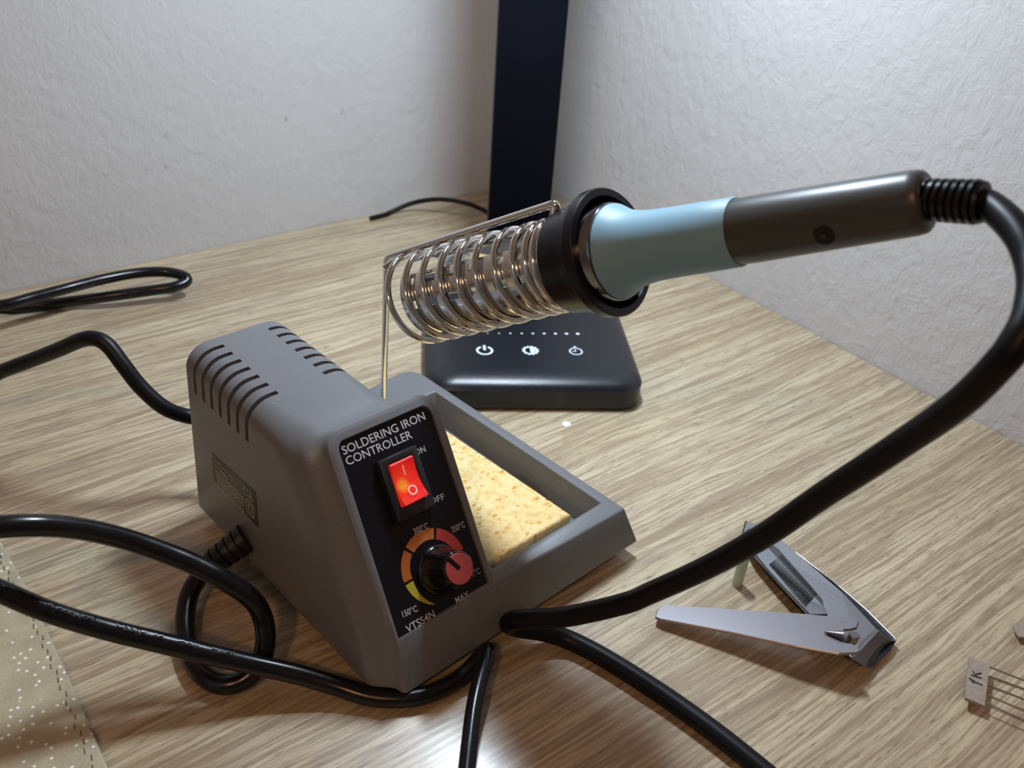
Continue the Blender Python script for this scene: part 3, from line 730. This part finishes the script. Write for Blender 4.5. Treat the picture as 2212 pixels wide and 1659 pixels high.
# ================================================================== DESK LAMP
LE = V((.848, -.530, 0)); LD = V((.530, .848, 0))
def LP(e, d, z): return (LE * e + LD * d) * .001 + V((0, 0, z * .001))
lamp = thing('desk_lamp', LP(55, 420, 0), 'black desk lamp with square touch base and flat upright arm in the corner', 'lamp')
def rr_poly(e0, e1, d0, d1, r, n=8):
    p = []
    for cx, cy, a0 in ((e1 - r, d0 + r, -90), (e1 - r, d1 - r, 0), (e0 + r, d1 - r, 90), (e0 + r, d0 + r, 180)):
        for k in range(n + 1): a = radians(a0 + 90 * k / n); p.append((cx + r * cos(a), cy + r * sin(a)))
    return p
lay = [(0.8, 1.2, 11), (0.8, .6, 12), (1.6, 0, 12), (11.0, 0, 12), (11.35, .35, 12), (12.6, 1.2, 12), (13.9, 3.0, 11), (14.9, 5.5, 10), (15.6, 8.5, 9), (15.9, 11.5, 8), (16.0, 13, 7)]
vs = []; fs = []; np_ = None
for (z, ins, r) in lay:
    p = rr_poly(2.0 + ins, 107.4 - ins, 358.6 + ins, 489 - ins, r); np_ = len(p); vs += [LP(a, b, z) for a, b in p]
for i in range(len(lay) - 1):
    for k in range(np_): a = i * np_ + k; b = i * np_ + (k + 1) % np_; fs.append((a, b, b + np_, a + np_))
fs.append(tuple(range(np_))[::-1]); fs.append(tuple((len(lay) - 1) * np_ + k for k in range(np_)))
lb = mesh('base', vs, fs, M_LAMP, lamp); smooth_angle(lb, 28)
p = rr_poly(8, 101, 364, 484, 8); v_, f_ = prism_geo([LP(a, b, .9) for a, b in p], [LP(a, b, 0) for a, b in p]); mesh('foot_pad', v_, f_, M_RUBBER, lamp)
arm_lo, arm_hi = 15, 342
def abox(name, e0, e1, d0, d1, z0, z1, m, bev=.0008, par=lamp):
    v_, f_ = prism_geo([LP(a, b, z1) for a, b in ((e0, d0), (e1, d0), (e1, d1), (e0, d1))], [LP(a, b, z0) for a, b in ((e0, d0), (e1, d0), (e1, d1), (e0, d1))])
    o = mesh(name, v_, f_, m, par); bevel(o, bev, 2); return o
abox('arm', 36.6, 70.6, 474.5, 484, 15, 342, M_ARM)
head = abox('head', 33, 70.6, 350, 486, 342.2, 352, M_LAMP)
M_LED = bpy.data.materials.new('led_diffuser'); M_LED.use_nodes = True; bb = M_LED.node_tree.nodes['Principled BSDF']
bb.inputs['Base Color'].default_value = (.9, .9, .9, 1); bb.inputs['Emission Color'].default_value = (.74, .87, 1.0, 1); bb.inputs['Emission Strength'].default_value = LED_STRENGTH
abox('light_panel', 38, 64, 358, 424, 341.2, 342.4, M_LED, .0002, head)
# symbols on the touch surface
def flat(name, pts_list, faces, m, par, z=16.03): return mesh(name, [LP(a, b, z) for a, b in pts_list], faces, m, par)
def to_l(p): p = V(p) * 1000; return (p.x * .848 - p.y * .53, p.x * .53 + p.y * .848)
def annulus(c, r0, r1, a0, a1, n=28):
    v = []; f = []
    for k in range(n + 1):
        a = radians(a0 + (a1 - a0) * k / n); v += [(c[0] + r1 * cos(a), c[1] + r1 * sin(a)), (c[0] + r0 * cos(a), c[1] + r0 * sin(a))]
        if k: q = 2 * k; f.append((q - 2, q - 1, q + 1, q))
    return v, f
def cat2(*gs):
    vs = []; fs = []
    for v, f in gs: n = len(vs); vs += v; fs += [tuple(i + n for i in q) for q in f]
    return vs, fs
def rect2(c, w, h, ang=0):
    ca, sa = cos(radians(ang)), sin(radians(ang)); return [(c[0] + x * ca - y * sa, c[1] + x * sa + y * ca) for x, y in ((-w, -h), (w, -h), (w, h), (-w, h))], [(0, 1, 2, 3)]
c = to_l((0.23201,0.31191,0.016)); v_, f_ = cat2(annulus(c, 3.0, 4.3, 118, 422), rect2((c[0], c[1] + 2.6), .7, 2.4)); tag(flat('touch_symbol', v_, f_, M_ICON, lb), 'white power symbol')
c = to_l((0.25162,0.30032,0.016)); star = []
for k in range(24): a = 2 * pi * k / 24; r = 4.6 if k % 2 else 3.7; star.append((c[0] + r * cos(a), c[1] + r * sin(a)))
v1 = star + [(c[0] + 2.5 * cos(radians(90 + 180 * k / 12)), c[1] + 2.5 * sin(radians(90 + 180 * k / 12))) for k in range(13)]
# right side solid, left side as a rim
half = [(c[0], c[1])] + star
fs = []
vs2 = star + [(c[0] + 2.7 * cos(2 * pi * k / 24), c[1] + 2.7 * sin(2 * pi * k / 24)) for k in range(24)]
for k in range(24): fs.append((k, (k + 1) % 24, 24 + (k + 1) % 24, 24 + k))
n0 = len(vs2); vs2 += [(c[0] + 2.72 * cos(radians(-90 + 180 * k / 12)) - .2, c[1] + 2.72 * sin(radians(-90 + 180 * k / 12))) for k in range(13)]; fs.append(tuple(range(n0, n0 + 13)))
tag(flat('touch_symbol', vs2, fs, M_ICON, lb), 'white brightness symbol')
c = to_l((0.27069,0.28802,0.016)); v_, f_ = cat2(annulus(c, 2.7, 3.5, 0, 360), rect2((c[0], c[1] + 4.3), .7, .55), rect2((c[0] - .1, c[1] + .85), .3, 1.0), rect2((c[0] - .9, c[1]), .9, .3)); tag(flat('touch_symbol', v_, f_, M_ICON, lb), 'white timer symbol')
pA = to_l((0.28281,0.30107,0.016)); pB = to_l((0.248,0.32198,0.016))
for k in range(9):
    f = k / 7; c = (pA[0] + (pB[0] - pA[0]) * f, pA[1] + (pB[1] - pA[1]) * f); r = 1.02 - .55 * f
    v_ = [(c[0] + r * cos(2 * pi * j / 20), c[1] + r * sin(2 * pi * j / 20)) for j in range(20)]; flat('level_dot', v_, [tuple(range(20))], M_ICON, lb)
lcd = [tuple(LP(58, 488, 6)), tuple(LP(57, 500, 6.5)), (0.34358,0.45995,0.0065), (0.34221,0.47714,0.009), (0.33129,0.48742,0.012), (0.32093,0.4984,0.011), (0.30962,0.50804,0.007), (0.29548,0.5118,0.002), (0.29122,0.51065,0.0016), (0.27824,0.5096,0.0016)]
tag(tube('lamp_cord', spline(lcd, 8), .0016, M_CORDM, lamp, 10), 'thin black cord')

# ================================================================== NAIL CLIPPER
clip = thing('nail_clipper', (0.24134,0.11762,0.0), 'steel nail clipper lying open with its satin lever swung to the left', 'nail clipper')
low = [(0.26024,0.16424,0.0026), (0.26253,0.15878,0.0026), (0.26228,0.13908,0.0026), (0.26185,0.1214,0.0026), (0.26005,0.10553,0.0028), (0.25642,0.09018,0.0032), (0.25148,0.08893,0.0032), (0.24539,0.08853,0.0032), (0.23893,0.08798,0.0032), (0.23813,0.09569,0.0028), (0.23955,0.11592,0.0026), (0.24399,0.13822,0.0026), (0.251,0.1583,0.0026)]
lbm = slab('lower_blade', low, .0011, M_DARKST, clip, bev=.0002)  # dark colour stands in for the shade under the upper blade
rim = [V(p) + V((0, 0, .0003)) for p in low[1:6]]; tag(tube('blade_rim', rim, .00045, M_STEEL, lbm, 10), 'bright edge of the lower blade')
upb = [(0.25865,0.16272,0.004), (0.26128,0.15819,0.0044), (0.2598,0.1455,0.0062), (0.25736,0.13028,0.0074), (0.25429,0.11333,0.0084), (0.2516,0.10388,0.009), (0.24851,0.09386,0.0094), (0.24237,0.09317,0.0094), (0.23509,0.09214,0.0094), (0.23013,0.09137,0.0094), (0.23172,0.10053,0.0086), (0.23632,0.11529,0.007), (0.24115,0.13215,0.0056), (0.24534,0.14688,0.0046), (0.25032,0.15757,0.004)]
slab('upper_blade', upb, .0011, M_BRUSH, clip, bev=.0002)
# bent-down jaws
def jaw(name, a, b, a2, b2, th, m, n=10, bow=.0012):
    a, b, a2, b2 = map(V, (a, b, a2, b2)); vs = []; fs = []
    out = ((a + b) / 2 - V((0.24982,0.12581,0.005))); out.z = 0; out.normalize()
    for k in range(n + 1):
        s = k / n; q = -bow * 4 * s * (1 - s)
        for (p, r) in ((a, b), (a2, b2)):
            x = p.lerp(r, s) + out * q; vs += [x, x - out * th]
    for k in range(n):
        i = 4 * k
        for (p, r) in ((0, 2), (2, 3), (3, 1), (1, 0)): fs.append((i + p, i + r, i + 4 + r, i + 4 + p))
    fs += [(0, 1, 3, 2), (4 * n, 4 * n + 2, 4 * n + 3, 4 * n + 1)]
    o = mesh(name, vs, fs, m, clip); smooth_angle(o, 35); return o
jaw('upper_jaw', (0.24851,0.09386,0.0094), (0.22996,0.09125,0.0094), (0.25144,0.09077,0.006), (0.23453,0.08827,0.0056), .0011, M_LEVER)
jaw('lower_jaw', (0.25663,0.09025,0.003), (0.23902,0.08741,0.003), (0.25214,0.09073,0.0056), (0.23536,0.08836,0.0052), .0011, M_DARKST)
# dark band beside the upper blade is shade, put into the lower blade's colour
fp = [(0.24715,0.15541,0.0092), (0.25074,0.15578,0.0096), (0.25269,0.15109,0.0098), (0.25106,0.14525,0.0098), (0.25095,0.14103,0.0098), (0.24822,0.13124,0.01), (0.2459,0.12247,0.01), (0.24343,0.11448,0.01), (0.24108,0.11227,0.01), (0.23904,0.10888,0.01), (0.23486,0.11316,0.0086), (0.23795,0.1258,0.008), (0.24041,0.13662,0.0078), (0.24327,0.14665,0.0078)]
slab('nail_file', fp, .0010, M_FILE, clip, bev=.00015)
# file ridges
rv = []
gA, gB, gC, gD = V((0.24901,0.13787,0.00995)), V((0.24217,0.1379,0.0087)), V((0.24367,0.1174,0.01015)), V((0.23635,0.11679,0.0092))
for k in range(30):
    s = k / 29; p, q = gA.lerp(gC, s), gB.lerp(gD, s); d = (gC - gA).normalized() * .00017; up = V((0, 0, .00035))
    rv.append(([p - d, p + d, q + d, q - d, p + up, q + up], [(0, 3, 5, 4), (1, 4, 5, 2), (0, 4, 1), (3, 2, 5), (0, 1, 2, 3)]))
v_, f_ = join_geo(rv); tag(mesh('file_ridges', v_, f_, M_FILE, clip), 'fine cross ridges of the file', kind='stuff')
lev = [(0.19091,0.14597,0.0035), (0.19377,0.14798,0.00355), (0.19747,0.14872,0.00384), (0.21603,0.12889,0.00811), (0.23107,0.11289,0.01156), (0.23857,0.10419,0.01336), (0.2422,0.10069,0.01415), (0.24149,0.09869,0.01432), (0.23842,0.09738,0.01416), (0.2364,0.0983,0.01385), (0.23492,0.0996,0.01354), (0.23243,0.09868,0.0134), (0.23037,0.09714,0.01337), (0.23003,0.09579,0.0135), (0.23121,0.09448,0.01377), (0.23193,0.09194,0.01415), (0.23068,0.09033,0.01422), (0.22923,0.09052,0.01405), (0.22444,0.09416,0.01312), (0.21669,0.10526,0.011), (0.20451,0.12488,0.00741), (0.19149,0.14425,0.00376)]
slab('lever', lev, .0012, M_LEVER, clip, bev=.0003)
# raised cam hump of the lever
h0, h1 = V((0.22819,0.10315,0.0132)), V((0.23122,0.09765,0.0142))
lathe('lever_hump', h0, h1 - h0, [(0, .0002), (.002, .0008), (.0045, .0014), ((h1 - h0).length, .0019)], M_LEVER, clip, 24)
pt = V((0.23442,0.09564,0.0148)); lathe('pivot_pin', V((pt.x, pt.y, .0095)), (0, 0, 1), [(0, .0015), (pt.z - .0125, .0015), (pt.z - .0123, .0018), (pt.z - .0099, .0018), (pt.z - .0095, .0015)], M_LEVER, clip, 28)

# ================================================================== SMALL THINGS ON THE DESK
gb = V((0.23188,0.14274,0.0)); o = lathe('tubing_piece', gb, (0, 0, 1), [(0, .00195), (.0001, .0020), (.0150, .0020), (.0150, .0017), (.0001, .0016)], M_SHRINK, None, 32, closed=True)
tag(o, 'short upright piece of pale green plastic tubing beside the nail clipper', 'tubing')
dc = V((0.24245,0.25846,0.0)); o = lathe('paper_dot', dc, (0, 0, 1), [(0.00002, .0021), (.0003, .0021)], M_DOT, None, 28); tag(o, 'tiny round white paper dot on the desk before the lamp base', 'paper dot')
sc_ = [(.0, .0)]
film = mat('pale_film', (.60, .48, .33), .45); 
film.node_tree.nodes['Principled BSDF'].inputs['Alpha'].default_value = .28
o = slab('clear_tape_scrap', [(0.23761,0.25533,0.0003), (0.24523,0.25845,0.0003), (0.25223,0.25725,0.0003), (0.2572,0.25156,0.0003), (0.24616,0.25007,0.0003), (0.23062,0.24707,0.0003)], .00025, film); tag(o, 'faint scrap of clear tape on the desk just right of the white dot', 'tape')
# resistor strip
rs_ = thing('resistor_strip', (0.26619,0.0636,0.0), 'strip of wire leads held in tan paper tape with handwritten 1k', 'resistor strip')
tp = [(0.27093,0.07081,0.0045), (0.27341,0.06457,0.0045), (0.25575,0.05634,0.0045), (0.25315,0.06184,0.0045)]
slab('paper_tape', tp, .0012, M_PAPER, rs_)
hw = join_geo([tube_geo([V(q) for q in st_], .00024, 8) for st_ in ([(0.26121,0.0634,0.0046), (0.26192,0.06571,0.0046)], [(0.26192,0.06571,0.0046), (0.26212,0.06326,0.0046), (0.26293,0.06134,0.0046)],
    [(0.26359,0.066,0.0046), (0.26545,0.06314,0.0046)], [(0.26459,0.06452,0.0046), (0.26584,0.06663,0.0046)], [(0.26502,0.06529,0.0046), (0.26752,0.06433,0.0046)])])
tag(mesh('handwriting', hw[0], hw[1], M_INK, rs_), 'handwritten 1k')
dv_ = V((0.2783,0.05441,0.0036)) - V((0.27296,0.06548,0.0039))
for (a, b) in (((0.27268,0.06566,0.0039), (0.27935,0.05274,0.0034)), ((0.26855,0.06364,0.0039), (0.27587,0.0509,0.0034)), ((0.26469,0.06176,0.0039), (0.27152,0.04861,0.0034)), ((0.26073,0.05982,0.0039), (0.26673,0.04608,0.0034)), ((0.25722,0.05813,0.0039), (0.26313,0.04418,0.0034))):
    a, b = V(a), V(b); tube('lead_wire', [a, a.lerp(b, .5), b + (b - a) * .6], .00030, M_LEAD, rs_, 8)
tp = [(0.30032,0.07037,0.003), (0.29708,0.06595,0.003), (0.30202,0.06192,0.003), (0.31167,0.06695,0.003)]
o = slab('paper_scrap', tp, .0009, M_PAPER); tag(o, 'corner of tan paper tape at the right edge above the resistor strip', 'paper tape')
v_, f_ = prism_geo([V(p) - V((0, 0, .0009)) for p in [V(q) for q in tp]], [V((V(p).x, V(p).y, .0)) for p in tp]) 
# glitter sleeve at the lower left
M_GLIT = mat('gold_glitter_card', (.36, .30, .19), .42)
t = NT(M_GLIT); vo = t.n('ShaderNodeTexVoronoi'); vo.voronoi_dimensions = '2D'; vo.inputs['Scale'].default_value = 330; t.l(t.coords(), vo.inputs['Vector'])
n1 = t.noise(t.coords(), 90, 4, .6); n2 = t.noise(t.coords(), 900, 2, .5)
base_c = t.ramp(n1, [(.3, (.38, .325, .205)), (.7, (.53, .465, .31))])
sel = t.ramp(vo.outputs['Color'], [(.55, 0.), (.60, 1.)])
vo.inputs['Randomness'].default_value = 1.0
f = t.math('MULTIPLY', t.ramp(t.math('ADD', vo.outputs['Distance'], t.math('MULTIPLY', t.noise(t.coords(), 1500, 2, .5), .22)), [(.20, 1.), (.32, 0.)]), sel)
t.l(t.mix(f, base_c, (1, 1, .97)), t.b.inputs['Base Color']); 
t.l(t.ramp(f, [(0., .45), (1., .25)]), t.b.inputs['Roughness'])
mr = t.n('ShaderNodeVectorMath', operation='SUBTRACT'); t.l(vo.outputs['Color'], mr.inputs[0]); mr.inputs[1].default_value = (.5, .5, .5)
t.bump(t.math('ADD', n2, f), .4, .0006)
sh = [(-.30, .10), (.0150, .10), (.0150, .19), (.0143, .242), (.0130, .280), (.0106, .312), (.0085, .36), (-.30, .36)]
v_, f_ = prism_geo([(x, y, .0024) for x, y in sh], [(x, y, 0) for x, y in sh]); o = mesh('glitter_card', v_, f_, M_GLIT); bevel(o, .0007, 3, 40)
tag(o, 'sheet of gold glitter card with stitched edge lying at the lower left', 'card')
st_v = []
for k in range(60):
    y = .13 + k * .0034; x = (.0112 if y < .25 else .0112 - (y - .25) * .060)
    xw = x + .0006 * sin(k * 2.3); st_v.append(prism_geo([(xw, y, .00262), (xw + .0003, y, .00262), (xw + .0006, y + .0019, .00262), (xw + .0003, y + .0019, .00262)], [(xw, y, .0022), (xw + .0003, y, .0022), (xw + .0006, y + .0019, .0022), (xw + .0003, y + .0019, .0022)]))
v_, f_ = join_geo(st_v); tag(mesh('edge_crinkle', v_, f_, mat('olive_thread', (.12, .11, .075), .7), o), 'dark broken line along the edge', kind='stuff')
